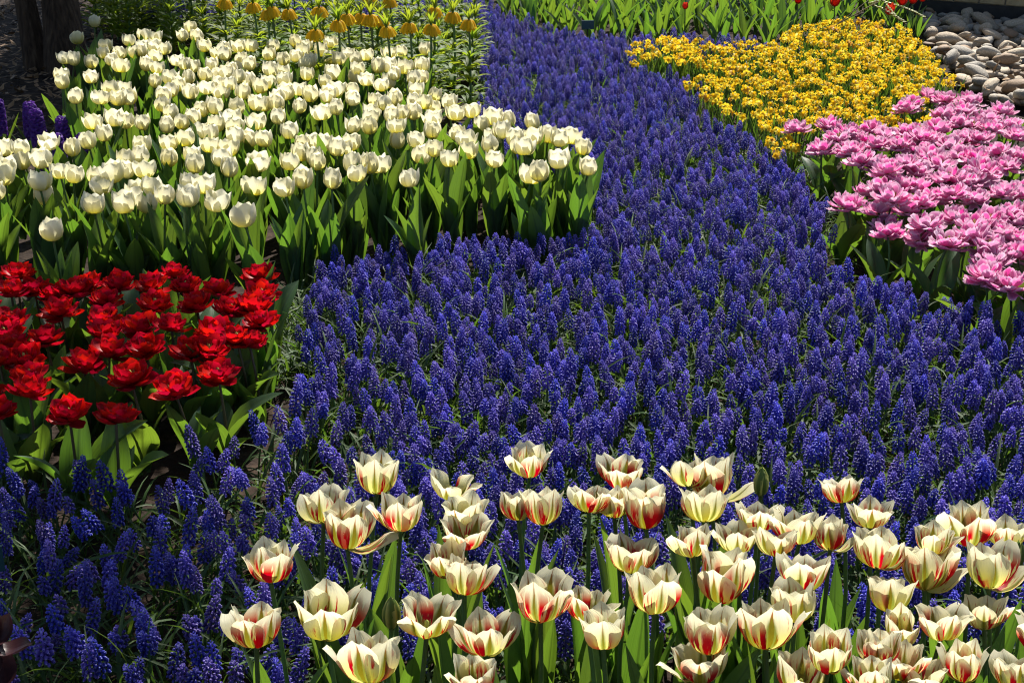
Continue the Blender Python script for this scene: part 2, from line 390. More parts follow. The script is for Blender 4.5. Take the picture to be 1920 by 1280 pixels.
def leaves(n, L, Wd, mat, arch0=(.02, .2), arch1=(.2, 1.0), fold=(.3, .9), seed=0, name='broad_leaf', wav=.12, base=.45, rows=9, cols=5, tw=.7):
    g = random.Random(seed); out = []
    for i in range(n):
        out.append(leaf(L * g.uniform(.75, 1.1), Wd * g.uniform(.75, 1.1), (g.uniform(*arch0), g.uniform(*arch1)), g.uniform(*fold), g.uniform(-tw, tw), base, rows, cols, seed=i, wav=wav).mesh(name, mat))
    return out
L_white = leaves(9, .30, .039, M['tulip_leaf'], (.02, .22), (.10, .75), seed=1)
L_low = leaves(8, .20, .034, M['tulip_leaf'], (.05, .45), (.3, 1.15), seed=2)
L_flame = leaves(8, .33, .027, M['tulip_leaf'], (.02, .2), (.1, .6), seed=3)
L_back = leaves(8, .26, .024, M['tulip_leaf'], (.02, .45), (.2, 1.1), seed=4)
L_thin = leaves(8, .20, .0042, M['thin_leaf'], (.1, .7), (.7, 2.3), (.4, 1.0), seed=5, name='strap_leaf', wav=.0, base=.8, rows=7, cols=3)
L_daff = leaves(5, .19, .0045, M['thin_leaf'], (.02, .25), (.1, .7), (.3, .7), seed=6, name='reed_leaf', wav=.0, base=.85, rows=5, cols=3)
ST_white = [stem_mb(1., .0038, .0032, b).mesh('tulip_stem', M['stem']) for b in (.004, .014, -.012)]
ST_red = [stem_mb(1., .0038, .0030, b).mesh('reddish_stem', M['red_stem']) for b in (.004, .012)]

def stem_part(parent, meshes, H):
    m4 = Matrix.Diagonal((1, 1, H, 1)); return link('stem', random.choice(meshes), parent, m4)
def leaf_parts(parent, meshes, n, s=(.85, 1.1), r=.006, z=.0, a0=None, name='leaf'):
    a0 = random.uniform(0, 6.3) if a0 is None else a0
    for k in range(n):
        a = a0 + k * (2 * PI / n if n < 3 else 2.4) + random.uniform(-.4, .4)
        link(name, random.choice(meshes), parent, RZ(a) @ T(r, 0, z + .012 * k) @ SC(random.uniform(*s)))
def bloom6(parent, H, outer, inner, open_=0., spread=.06, centre=HEAD, s=1., tilt=0.):
    h = link('flower_head', centre, parent, T(0, 0, H) @ RX(tilt) @ SC(s))
    a0 = random.uniform(0, 6.3)
    for k in range(6):
        o = outer if k % 2 == 0 else inner
        t = open_ + random.gauss(0, spread) + (.04 if k % 2 == 0 else -.02)
        link('petal', random.choice(o), h, RZ(a0 + k * PI / 3) @ RY(t) @ SC(random.uniform(.94, 1.05)))
    return h
def bloom_double(parent, H, petals, whorls, centre, s=1., tilt=0.):
    h = link('flower_head', centre, parent, T(0, 0, H) @ RX(tilt) @ SC(s)); a0 = random.uniform(0, 6.3)
    for w_, (n, t, ps) in enumerate(whorls):
        for k in range(n):
            link('petal', random.choice(petals), h, RZ(a0 + w_ * .5 + k * 2 * PI / n + random.uniform(-.18, .18)) @ T(0, 0, .002 * w_) @ RY(t + random.gauss(0, .12)) @ RX(random.gauss(0, .12)) @ SC(ps * random.uniform(.88, 1.08)))
    return h

# ------------------------------------------------------------------ the ground
g = MB(); n_ = 90
xs = np.concatenate([[-900, -200, -60, -20, -9], np.linspace(-6, 6, n_), [9, 20, 60, 200, 900]])
ys = np.concatenate([[-900, -200, -40, -10, -3], np.linspace(0, 12, n_), [16, 30, 70, 200, 900]])
def gz(x, y):
    if abs(x) > 6 or y < 0 or y > 12: return -.02
    return .008 * math.sin(3.1 * x + 1.7 * math.sin(2.3 * y)) * math.sin(2.7 * y) - .012 + .006 * math.sin(17 * x + 3 * math.sin(9 * y)) * math.sin(13 * y)
g.grid([[(x, y, gz(x, y)) for x in xs] for y in ys])
tag(link('ground', g.mesh('ground', M['soil'])), 'dark brown garden soil under the flower beds', None, None, 'structure')

# ------------------------------------------------------------------ trees that shade the beds
def crown_mb(centre, rad, n, size, seed, clumps=40):
    g_ = np.random.default_rng(seed); b = MB(); cl = []
    while len(cl) < clumps:
        p = g_.uniform(-1, 1, 3)
        if .25 < np.linalg.norm(p) < 1: cl.append(p)
    for i in range(n):
        c0 = cl[g_.integers(len(cl))]; p = np.array(centre) + (c0 + g_.normal(0, .13, 3)) * np.array(rad)
        d = g_.normal(0, 1, 3); d /= np.linalg.norm(d); e = np.cross(d, g_.normal(0, 1, 3)); e /= np.linalg.norm(e)
        s = size * g_.uniform(.6, 1.2); q = p + d * s * .5
        b.tri([p, q + e * s * .28, p + d * s, q - e * s * .28])
    return b
def tree(foot, lean, H, r0, centre, rad, n, size, label, seed, limbs=6, group=None, second=None):
    t = thing('tree', label, 'tree', foot, 0, group); g_ = random.Random(seed)
    b = MB(); k = 12; rows = []
    for i in range(15):
        v_ = i / 14; z = -.05 + v_ * H; rr = r0 * (1.25 - .25 * min(1, v_ * 6)) * (1 - .45 * v_)
        rows.append([(lean[0] * v_ ** 1.3 + (rr * (1 + .14 * math.sin(5 * a + 3 * v_) + .08 * math.sin(9 * a - 7 * v_))) * math.cos(a), lean[1] * v_ ** 1.3 + rr * (1 + .12 * math.sin(4 * a + 2)) * math.sin(a), z) for a in [2 * PI * j / k for j in range(k)]])
    b.grid(rows, wrap=True); tr = link('trunk', b.mesh('trunk', M['bark']), t)
    top = np.array((lean[0], lean[1], H - .05)); c = np.array(centre) - np.array(foot)
    for q in range(limbs):
        e = c + np.array((g_.uniform(-.8, .8) * rad[0], g_.uniform(-.8, .8) * rad[1], g_.uniform(-.4, .6) * rad[2]))
        v0 = g_.uniform(.72, 1.); s = np.array((lean[0] * v0 ** 1.3, lean[1] * v0 ** 1.3, H * v0 - .08)); mid = (s + e) / 2 + np.array((g_.uniform(-.2, .2), g_.uniform(-.2, .2), .15))
        bb = MB(); bb.tube([s, s * .6 + mid * .4, mid, mid * .4 + e * .6, e], [r0 * .42, r0 * .34, r0 * .25, r0 * .16, r0 * .06], 7)
        link('limb', bb.mesh('limb', M['bark']), t)
    tag(link('crown', crown_mb(c, rad, n, size, seed).mesh('crown', M['tree_leaf'], False), t), kind='stuff')
    return t
fa = place(128, 132, 0); fb = place(72, 126, 0)
tree(tuple(fa), (-.15, .5), 1.9, .105, (-2.55, 9.25, 2.5), (1.25, 2.6, .85), 22000, .12, 'dark stout tree trunk rising behind the shaded ivory tulips', 3)
tree(tuple(fb), (-.3, .35), 1.8, .062, (-3.5, 7.9, 2.3), (1.3, 1.8, .8), 12000, .12, 'slim dark tree trunk beside a stouter trunk in the shade', 4, 4)
tree((-3.1, 5.6, 0), (1.0, -.25), 2.5, .13, (-1.05, 4.95, 3.0), (1.25, .95, .55), 3000, .10, 'spreading tree outside the bed whose bough shades the red tulips', 5, 7)

# ------------------------------------------------------------------ brick wall behind the stones
wa, wb = place(1690, 29, 0), place(1960, 51, 0)
wd = (wb - wa); wd.z = 0; wl = 3.4; wang = math.atan2(wd.y, wd.x); wn = Vector((-math.sin(wang), math.cos(wang), 0))
wall = thing('brick_wall', 'low yellow brick wall on a shadow-dark plinth behind the river stones', 'wall', (wa.x, wa.y, 0), wang)
def box(b, x0, x1, y0, y1, z0, z1, mi=0):
    P = [(x, y, z) for z in (z0, z1) for y in (y0, y1) for x in (x0, x1)]
    for f in ((0, 2, 3, 1), (4, 5, 7, 6), (0, 1, 5, 4), (2, 6, 7, 3), (0, 4, 6, 2), (1, 3, 7, 5)): b.tri([P[i] for i in f], mi)
b = MB(); box(b, -.02, wl + .02, -.004, .26, -.06, .105); link('plinth', b.mesh('plinth', M['plinth'], False), wall)  # base block, coloured to stand for the shadowed gap under the brickwork
b = MB(); box(b, 0, wl, .012, .245, .104, .98); link('core', b.mesh('core', M['mortar'], False), wall)
b = MB(); box(b, -.03, wl + .03, -.03, .285, .98, 1.05); link('coping', b.mesh('coping', M['mortar'], False), wall)
b = MB(); bx, bz, e_ = .150, .064, .004
P0 = [(e_, 0, e_), (bx - e_, 0, e_), (bx - e_, 0, bz - e_), (e_, 0, bz - e_)]; P1 = [(0, .005, 0), (bx, .005, 0), (bx, .005, bz), (0, .005, bz)]; P2 = [(x, .05, z) for x, _, z in P1]
b.tri(P0)
for A, B in ((P0, P1), (P1, P2)):
    for i in range(4): b.tri([A[i], B[i], B[(i + 1) % 4], A[(i + 1) % 4]])
BR = b.mesh('brick', M['brick'], False)
for cz in range(12):
    for i in range(22):
        x = i * .158 - (.079 if cz % 2 else 0)
        if x < -.01 or x + bx > wl + .02: continue
        link('brick', BR, wall, T(x, random.uniform(-.002, .002), .109 + cz * .0725))

# ------------------------------------------------------------------ river stones
stone_poly = ground_poly([(1722, 36), (1790, 22), (2150, 50), (2150, 270), (1960, 235), (1885, 205), (1800, 165), (1775, 125), (1735, 85)], 0)
def stone_mb(seed):
    g_ = np.random.default_rng(seed); ph = g_.uniform(0, 6, 6); sx, sy, sz = g_.uniform(.9, 1.4), g_.uniform(.55, .85), g_.uniform(.32, .5); b = MB(); rows = []
    for i in range(8):
        th = PI * i / 7; row = []
        for j in range(11):
            a = 2 * PI * j / 11
            d = np.array((math.sin(th) * math.cos(a), math.sin(th) * math.sin(a), -math.cos(th)))
            k = 1 + .16 * math.sin(2.3 * d[0] + ph[0] + 1.7 * d[2]) + .14 * math.sin(3.1 * d[1] + ph[1]) + .06 * math.sin(4 * d[2] + ph[2] + 2 * d[0])
            d = np.sign(d) * np.abs(d) ** .88
            row.append(d * k * np.array((sx, sy, sz)))
        rows.append(row)
    b.grid(rows, wrap=True); return b
KINDS = [('stone_grey', 'smooth grey river stone'), ('stone_tan', 'smooth tan river stone'), ('stone_brown', 'smooth brown river stone')]
STM = {k: [stone_mb(i + 10 * q).mesh('stone', M[k]) for i in range(5)] for q, (k, _) in enumerate(KINDS)}
pts = []
bxs = [p[0] for p in stone_poly]; bys = [p[1] for p in stone_poly]
for layer, dmin, tries in ((0, .066, 4000), (1, .11, 900)):
    for _ in range(tries):
        x, y = random.uniform(min(bxs), max(bxs)), random.uniform(min(bys), max(bys))
        if not inside(stone_poly, x, y) or any(l == layer and (x - a) ** 2 + (y - c) ** 2 < dmin ** 2 for a, c, l in pts): continue
        # stay in front of the wall
        if (Vector((x, y, 0)) - wa).dot(wn) > -.06: continue
        u_, v_, _d = pix((x, y, .03))
        if u_ > 2010: continue
        pts.append((x, y, layer))
for x, y, l in pts:
    q = random.choices((0, 1, 2), (.42, .42, .16))[0]; k, lab = KINDS[q]
    s = random.uniform(.028, .056) if l == 0 else random.uniform(.026, .068)
    o = link('river_stone', random.choice(STM[k]))
    front = (Vector((x, y, 0)) - wa).dot(wn) < -.95
    o.location = (x, y, .012 + s * .25 + l * .036); o.rotation_euler = (random.gauss(0, .3), random.gauss(0, .3), random.uniform(0, 6.3)); o.scale = (s,) * 3
    w_ = 'lying towards the pink tulips' if front else 'lying near the foot of the brick wall'
    tag(o, lab + ' ' + w_, 'stone', lab.split()[1] + ' stones ' + w_)

DL = [leaf(.075, .018, (1.35, 1.9 - .5 * i), .5, .8, .3, 7, 5, wav=.3, seed=i).mesh('dry_leaf', M['litter']) for i in range(3)]
for px, py in ((1862, 138), (1880, 150), (1896, 132), (1905, 165), (1850, 168), (1822, 128), (1775, 106), (1912, 110)):
    P = place(px, py, .075); o = link('fallen_leaf', random.choice(DL)); o.location = P; o.rotation_euler = (random.gauss(0, .3), random.gauss(0, .3), random.uniform(0, 6.3))
    tag(o, 'curled dry brown leaf fallen on the river stones', 'leaf', 'dry leaves fallen on the river stones')

# ------------------------------------------------------------------ tulips
FEET = []
def tulip(px, py, h, name, label, cat, group, jit=.02):
    P = place(px, py, h); dx, dy = random.gauss(0, jit), random.gauss(0, jit)
    ft = (P.x - dx, P.y - dy, -.004); FEET.append(ft)
    t = thing(name, label, cat, ft, 0, group, (-math.atan2(dy, h), math.atan2(dx, h)))
    return t, P, pix(P)[2]

# ivory tulips: photo positions of each bloom, read from two enlargements (3x)
WA = """527,115 430,205 362,318 415,325 510,343 593,250 578,290 630,332 670,290 675,360 720,220 805,190 870,200 800,245 795,282 760,285 868,250 870,303 925,268
820,355 880,370 345,415 350,455 510,425 425,538 565,540 615,490 688,480 665,545 722,540 868,447 955,428 995,330 1085,365 1040,355 1025,190 1070,150 1105,200 1148,252 1190,352
1260,270 1262,300 1215,290 1340,252 1410,250 1360,330 1405,352 1355,365 1535,255 1515,300 1590,330 1660,230 1720,250 1665,310 1700,280 1800,275 1862,228 1860,320 1905,325 1745,335
1715,355 1870,402 1830,450 1725,410 1520,380 1590,395 1510,455 1600,440 1460,480 1300,385 1150,415 1225,410 1270,400 1340,425 1400,445 1060,430 1000,468 960,500 1070,510 1155,480
1225,465 1285,465 1240,510 1360,510 1605,512 1680,490 1560,540 1745,525 1845,525 1890,490 1680,590 1805,620 1890,600 1440,570 1490,580 1555,580 1330,600 1205,588 1130,610 1080,650
960,630 910,580 920,530 1020,680 935,700 805,680 520,675 640,655 705,675 580,745 490,780 405,825 275,785 1300,650 1215,690 1320,705 1440,675 1565,650 1625,730 1120,730 1180,745
1325,755 1405,770 1485,770 1180,800 1285,820 1040,770 950,795 945,885 795,805 780,865 700,890 1075,865 1095,915 1250,880 1290,935 1450,900 1625,905 1700,800 1760,795 1820,790
1890,820 1690,850 1765,875 1780,905 20,820 112,825 115,900 225,880 220,1010 335,945 410,970 25,930 10,980 545,980 570,1030 630,960 710,945 805,940 240,1090 1065,1020 1145,1025
1055,1095 1420,1025 1600,1045 1705,997 1870,995 525,1135 695,1130 775,1060 845,1045 830,1135 925,1090 1220,1120 1370,1205 290,1287 -60,880 -90,960 -40,1060 -130,830"""
WB = """35,300 85,330 140,300 270,290 330,285 475,272 455,362 358,372 265,360 205,360 90,380 75,430 140,440 300,410 225,470 270,450 405,435 450,430 420,498 530,525 60,500 60,550
190,560 240,575 300,545 410,560 465,570 520,600 610,565 405,625 345,630 280,640 170,620 165,655 65,700 155,705 308,695 515,655 515,730 645,625 735,615 790,695 855,650 940,670 905,725
860,760 830,805 655,740 700,770 715,840 60,790 5,820 315,785 420,780 455,865 525,830 605,885 860,890 975,770 1000,815 1030,815 1075,680 1085,755 1165,748 1225,765 1290,755 1360,822
1220,885 1390,930 1070,965 1115,960 60,915 85,965 160,915 215,915 380,995"""
def coords(s, ox, oy, k=3.): return [(ox + float(a) / k, oy + float(c) / k) for a, c in (p.split(',') for p in s.split())]
white = coords(WA, 0, 0) + coords(WB, 640, 0)
for px, py in white:
    if px < 330 and py < 150: lab = 'ivory tulip in the shade near the dark tree trunks'
    elif px < 200 and py < 335: lab = 'ivory tulip standing beside the purple hyacinths'
    elif px > 880: lab = 'ivory tulip on the edge of its bed against the blue grape hyacinths'
    elif py < 125: lab = 'ivory tulip at the back of its bed near the crown imperials'
    elif py > 300: lab = 'ivory tulip in the front rows of its bed above broad leaves'
    elif px < 380: lab = 'ivory tulip mid-bed on the side of the hyacinths'
    elif px < 640: lab = 'ivory tulip in the crowded middle of its bed'
    else: lab = 'ivory tulip mid-bed on the side of the grape hyacinth stream'
    op = random.choice((-.08, -.03, .02, .09, .22)); lab = {-.08: 'tightly cupped ', .22: 'wide open '}.get(op, 'half open ') + lab
    h = .335 + random.gauss(0, .012)
    t, P, dep = tulip(px, py, h, 'ivory_tulip', lab, 'tulip', lab)
    s = random.uniform(.84, 1.02) * (1.04 if py > 300 else 1); H = h - .030 * s
    stem_part(t, ST_white, H)
    leaf_parts(t, L_white, 4 if py < 230 else 6, (.76, 1.06))
    bloom6(t, H, P_white_out, P_white_in, op, .05, HEAD, s, random.gauss(-.14, .08))

# flamed cream tulips (bloom centre and width in photo pixels)
FLM = """707,885,100 845,900,92 993,862,82 1167,880,92 605,945,95 650,985,100 750,960,100 870,955,95 875,992,98 972,946,70 1018,950,90 1105,930,78 1152,940,68 1210,948,100 1290,883,66 1335,892,100
1320,940,98 1580,912,74 1635,957,86 1425,965,80 1385,1005,86 1455,1008,92 1502,985,96 1560,1000,80 1650,1025,112 1300,1012,72 1752,1005,92 1820,982,98 1890,995,72 1740,1065,108 1860,1062,100
1185,1035,112 838,1045,92 872,1080,92 505,1053,100 1225,1105,110 1360,1080,112 1508,1070,92 1495,1128,104 1015,1122,112 610,1150,122 475,1170,112 800,1150,116 910,1187,112 1130,1175,106
1100,1132,60 1440,1172,122 1670,1107,98 1690,1172,60 1770,1160,112 1850,1145,88 1330,1183,98 1315,1235,126 1555,1220,94 1650,1210,74 1692,1235,76 692,1235,126 890,1262,98 1505,1262,114 1640,1268,96
1730,1258,88 1810,1240,86 1905,1258,84 1990,1010,95 2010,1120,100 1975,1190,110"""
for px, py, w in [tuple(float(q) for q in p.split(',')) for p in FLM.split()]:
    if py < 925: lab = 'cream tulip flamed red, deep in grape hyacinths'
    elif px < 760: lab = 'cream tulip flamed red at the loose bed end'
    elif py > 1180: lab = 'cream tulip flamed red low among broad leaves'
    elif px > 1240: lab = 'cream tulip flamed red in the dense flamed bed'
    else: lab = 'cream tulip flamed red in the sparser flamed row'
    op = random.choice((-.08, -.02, .04, .11, .20)); flop = random.random() < .22
    lab = ('tightly cupped ' if op < -.07 else 'wide open ' if op > .1 else 'half open ') + lab + (', one petal flopped out' if flop else '')
    h = .42 + random.gauss(0, .012)
    t, P, dep = tulip(px, py, h, 'flamed_tulip', lab, 'tulip', lab, .015)
    s = max(.68, min(1.25, w * dep / (F * (.086 + .09 * op)))); H = h - .034 * s
    stem_part(t, ST_white, H); leaf_parts(t, L_flame, 3, (.75, 1.02))
    hd = bloom6(t, H, P_flame, P_flame, op, .09, HEAD, s, random.gauss(-.26, .11))
    if flop:                       # one petal has flopped right out
        pt = [c for c in hd.children][random.randrange(6)]; pt.matrix_local = pt.matrix_local @ RY(.55)
def bud(px, py, h, s, lab):
    t, P, dep = tulip(px, py, h, 'tulip_bud', lab, 'tulip bud', None, .008)
    H = h - .026 * s; stem_part(t, ST_white, H); leaf_parts(t, L_flame, 2, (.6, .8))
    bloom6(t, H, P_bud, P_bud, 0, .02, HEAD, s)
bud(1428, 898, .42, .95, 'closed green tulip bud standing alone against the grape hyacinths')
bud(733, 1142, .41, .95, 'closed green tulip bud next to an open flamed tulip')
bud(1908, 1035, .41, .8, 'pale green closed tulip bud at the edge of the flamed bed')

# double red tulips
RD = """95,225 60,330 190,320 285,345 335,435 420,318 490,275 600,370 665,290 845,290 870,395 975,228 1040,290 1100,395 1215,320 1460,235 1470,345 1300,430 1465,500 1400,600 1205,550 965,515
785,520 585,480 590,555 620,640 815,645 1075,660 1225,790 250,590 60,490 20,560 70,605 135,700 165,790 165,875 470,735 730,805 970,865 385,1010 650,1020 -20,1000 1175,650 -10,700 1330,590 1420,410 -90,420 -120,580 -100,860 -60,300"""
for px, py in coords(RD, 0, 427):
    if py < 540: lab = 'double red tulip in the back row below the ivory tulip leaves'
    elif py > 690: lab = 'double red tulip in the front row above the grape hyacinths'
    elif px > 400: lab = 'double red tulip at the corner of its bed next to grape hyacinths'
    elif px > 200: lab = 'double red tulip mid-bed on the side of the grape hyacinths'
    else: lab = 'double red tulip packed deep inside the red tulip bed'
    h = .245 + random.gauss(0, .008)
    t, P, dep = tulip(px, py, h, 'red_tulip', lab, 'tulip', lab)
    s = random.uniform(.86, 1.08); H = h - .020 * s
    stem_part(t, ST_red, H); leaf_parts(t, L_low, 4, (.8, 1.15))
    bloom_double(t, H, P_red, [(6, .80, .98), (7, .52, .95), (6, .27, .86), (5, .04, .68)], HEAD_R, s, random.gauss(0, .1))

# double pink tulips
PK = """640,695 830,680 940,725 780,815 950,820 1060,700 1100,790 1150,740 1220,790 1010,765 870,755 1300,560 1390,520 1480,540 1250,590 1340,740 1400,760 1480,620 1580,600 1620,545 1550,660 1640,680
1720,650 1800,600 1760,700 1850,680 1900,740 1690,760 1600,760 1510,790 1340,820 1430,700 1280,720 1080,900 1010,880 1150,930 1330,940 1260,900 1450,900 1390,860 1550,860 1650,860 1700,930 1830,910 1900,860
1780,830 1500,970 1620,980 1720,1000 1800,1060 1900,1060 930,1120 1040,1060 1110,1160 1120,1030 1180,1080 1230,1020 1310,1030 1350,1110 1270,1150 1440,1090 1520,1060 1640,1090 1570,1000 1150,1240 1540,1190
1380,1230 1730,1200 1850,1160 1905,1220 1640,1240 1780,1270 1160,1281 1340,1311 1500,1336 1620,1291 1730,1351 1880,1321 1740,1431 1710,1511 1840,1566 1880,1391 1990,1180 2010,1420 2000,1020 2010,800 2080,1300 2030,1560"""
for px, py in coords(PK, 1280, 0):
    if py < 235: lab = 'double pink tulip at the back of its bed by the daffodils and river stones'
    elif py > 400: lab = 'double pink tulip at the front of its bed above dark leaves'
    elif px < 1610: lab = 'double pink tulip on the bed edge beside the grape hyacinths'
    elif py < 300: lab = 'double pink tulip mid-bed on the side of the daffodils'
    elif px > 1790: lab = 'double pink tulip deep inside the pink bed'
    else: lab = 'double pink tulip in the crowded middle of the pink bed'
    h = .235 + random.gauss(0, .015)
    t, P, dep = tulip(px, py, h, 'pink_tulip', lab, 'tulip', lab)
    s = random.uniform(.92, 1.16); H = h - .018 * s
    stem_part(t, ST_white, H); leaf_parts(t, L_low, 3, (.75, 1.1))
    bloom_double(t, H, P_pink, [(7, .98, 1.0), (7, .66, .98), (6, .38, .90), (5, .12, .74)], HEAD, s, random.gauss(-.08, .12))

# red and green tulips at the back
SCB = [(1285, 8, .6), (1497, -2, .8), (1566, 3, 1.), (1668, 18, .95), (1692, 1, 1.), (1712, -2, .9), (1730, -6, .8)]
for px, py, s in SCB:
    lab = 'scarlet tulip with long pale stem behind the daffodils' if px > 1300 else 'orange-red tulip alone above the green tulip leaves'
    t, P, dep = tulip(px, py, .25, 'scarlet_tulip', lab, 'tulip', 'scarlet tulips behind the daffodils' if px > 1300 else None, .008)
    stem_part(t, ST_white, .225); leaf_parts(t, L_back, 3, (.6, .8)); bloom6(t, .225, P_scar, P_scar, -.03, .04, HEAD, s * .95)
gp = ground_poly([(905, 30), (1010, 72), (1090, 90), (1250, 96), (1440, 105), (1500, 78), (1690, 62), (1690, 10), (1660, -12), (800, -18)], 0)
for _ in range(4000):
    x, y = random.uniform(-1.5, 3.2), random.uniform(7., 10.6)
    if not inside(gp, x, y) or any((x - f[0]) ** 2 + (y - f[1]) ** 2 < .105 ** 2 for f in FEET): continue
    FEET.append((x, y, 0))
    t = thing('leafy_tulip', 'green tulip plant not yet in bloom behind the grape hyacinth stream', 'plant', (x, y, -.004), 0, 'unopened tulip plants at the back')
    leaf_parts(t, L_back, 4, (.75, 1.1))

# ------------------------------------------------------------------ crown imperials
CI = coords("""300,40 35,20 395,75 510,85 340,95 680,75 800,160 880,120 930,112 1030,125 1085,130 1130,200 1180,12 1245,185 1395,75 1375,185 1525,110 1645,160 1015,2 665,225""", 400, 0, 3.43)
BELL = petal(sc([(.15, 0), (.9, .35), (1.35, 1.3), (1.5, 2.6), (1.75, 3.6)]), sw([.3, .62, .85, .9, .4]), .3, .02, 0, rows=6, cols=4, seed=2)
bb = MB()
for k in range(6): bb.add(BELL, RZ(k * PI / 3))
bb.tube([(0, 0, .004), (0, 0, .03)], [.0012, .002], 5, 1)
BELLM = bb.mesh('hanging_bell', [M['bell'], M['pistil']])
def whorl(n, L, Wd, arch, seed, name):
    b = MB(); g_ = random.Random(seed)
    for k in range(n):
        lf = leaf(L * g_.uniform(.8, 1.1), Wd, (arch[0] + g_.uniform(-.15, .15), arch[1] + g_.uniform(-.3, .3)), .4, g_.uniform(-.6, .6), .5, 6, 3, seed=k)
        b.add(lf, RZ(2 * PI * k / n + g_.uniform(-.25, .25)) @ T(.003, 0, g_.uniform(-.008, .008)))
    return b.mesh(name, M['fresh_leaf'])
WHL = [whorl(10, .125, .0125, (.75, 1.75), i, 'leaf_whorl') for i in range(4)]
TFT = [whorl(15, .075, .005, (.35, .9), 20 + i, 'leaf_tuft') for i in range(3)]
ST_ci = [stem_mb(1., .006, .0045, b_).mesh('thick_stem', M['stem']) for b_ in (.004, .012)]
def imperial(x, y, Hc, flower, lab, grp):
    t = thing('crown_imperial', lab, 'crown imperial', (x, y, -.004), 0, grp, (random.gauss(0, .04), random.gauss(0, .04)))
    link('stem', random.choice(ST_ci), t, Matrix.Diagonal((1, 1, Hc + .035, 1)))
    nz = 6 if flower else 7
    for i in range(nz):
        link('leaf_whorl', random.choice(WHL), t, T(0, 0, .03 + i * (Hc * (.68 if flower else .95) - .03) / (nz - 1)) @ RZ(random.uniform(0, 6)) @ SC(random.uniform(.85, 1.1) * (1 - .05 * i)))
    link('leaf_tuft', random.choice(TFT), t, T(0, 0, Hc + .025) @ RZ(random.uniform(0, 6)) @ SC(random.uniform(.9, 1.15)))
    if flower:
        a0 = random.uniform(0, 6)
        for k in range(6):
            link('bell', BELLM, t, RZ(a0 + k * PI / 3) @ T(.012, 0, Hc + .022) @ RY(PI - .34 + random.gauss(0, .10)) @ Matrix.Diagonal((.92, .92, 1.2, 1)) @ SC(random.uniform(.95, 1.15)))
    FEET.append((x, y, 0))
for px, py in CI:
    h = .44 + random.gauss(0, .01); P = place(px, py, h)
    lab = 'yellow crown imperial on the bed edge next to the grape hyacinth stream' if px > 790 else 'yellow crown imperial behind the ivory tulips'
    imperial(P.x, P.y, h, True, lab, lab)
gi = ground_poly([(420, 150), (620, 170), (760, 195), (890, 200), (905, 150), (880, 95), (700, 60), (420, 60), (270, 30), (185, 30), (175, 72), (260, 92)], 0)
for _ in range(900):
    x, y = random.uniform(-3, .6), random.uniform(5.5, 9)
    if not inside(gi, x, y) or any((x - f[0]) ** 2 + (y - f[1]) ** 2 < .13 ** 2 for f in FEET): continue
    imperial(x, y, random.uniform(.2, .33), False, 'flowerless leafy shoot among the crown imperials', 'leafy shoots among the crown imperials')

# ------------------------------------------------------------------ purple hyacinths
def hya_mb(seed):
    b = MB(); g_ = random.Random(seed); n = 62
    for i in range(n):
        t = i / n; a = i * 2.4; z = .012 + .118 * t; rr = .026 * (1 - .45 * t ** 3)
        d = Matrix.Translation((0, 0, z)) @ RZ(a) @ RY(PI / 2 - .1 - .5 * (t - .3)) @ T(0, 0, .004)
        b2 = MB(); b2.tube([(0, 0, 0), (0, 0, rr * .55)], [.0018, .0034], 5)
        for k in range(6):
            q = k * PI / 3 + g_.uniform(-.2, .2); c_, s_ = math.cos(q), math.sin(q); w = .0030; z0 = rr * .5; L = .0125 * g_.uniform(.85, 1.1)
            row = [[(c_ * x - s_ * y_, s_ * x + c_ * y_, zz) for y_ in (-ww, 0, ww)] for x, zz, ww in ((.002, z0, .002), (L * .5, z0 + .006, w), (L * .9, z0 + .004, w * .7), (L, z0 - .001, .0004))]
            b2.grid(row)
        b.add(b2, d)
    return b
HYM = [hya_mb(i).mesh('hyacinth_spike', M['hya']) for i in range(2)]
L_hya = leaves(4, .20, .012, M['tulip_leaf'], (.1, .4), (.3, .9), seed=9)
ST_h = [stem_mb(1., .006, .005, .004).mesh('hyacinth_stem', M['stem'])]
for px, py, lab in ((55, 222, 'tall violet hyacinth at the shaded soil beside the ivory tulips'), (74, 236, 'tall violet hyacinth at the shaded soil beside the ivory tulips'), (122, 250, 'violet hyacinth half hidden between two ivory tulips'), (110, 285, 'violet hyacinth half hidden between two ivory tulips'),
                    (-8, 215, 'violet hyacinth standing alone on the shaded bare soil'), (160, 285, 'violet hyacinth low behind the ivory tulips'), (92, 322, 'violet hyacinth low behind the ivory tulips')):
    P = place(px, py, .2); FEET.append(tuple(P))
    t = thing('hyacinth', lab, 'hyacinth', (P.x, P.y, -.004), 0, lab, (random.gauss(0, .05), random.gauss(0, .05)))
    link('stem', ST_h[0], t, Matrix.Diagonal((1, 1, .25, 1))); link('flower_spike', random.choice(HYM), t, T(0, 0, .118) @ RZ(random.uniform(0, 6)) @ Matrix.Diagonal((1.35, 1.35, 1.08, 1)))
    leaf_parts(t, L_hya, 4, (.8, 1.1), .01)

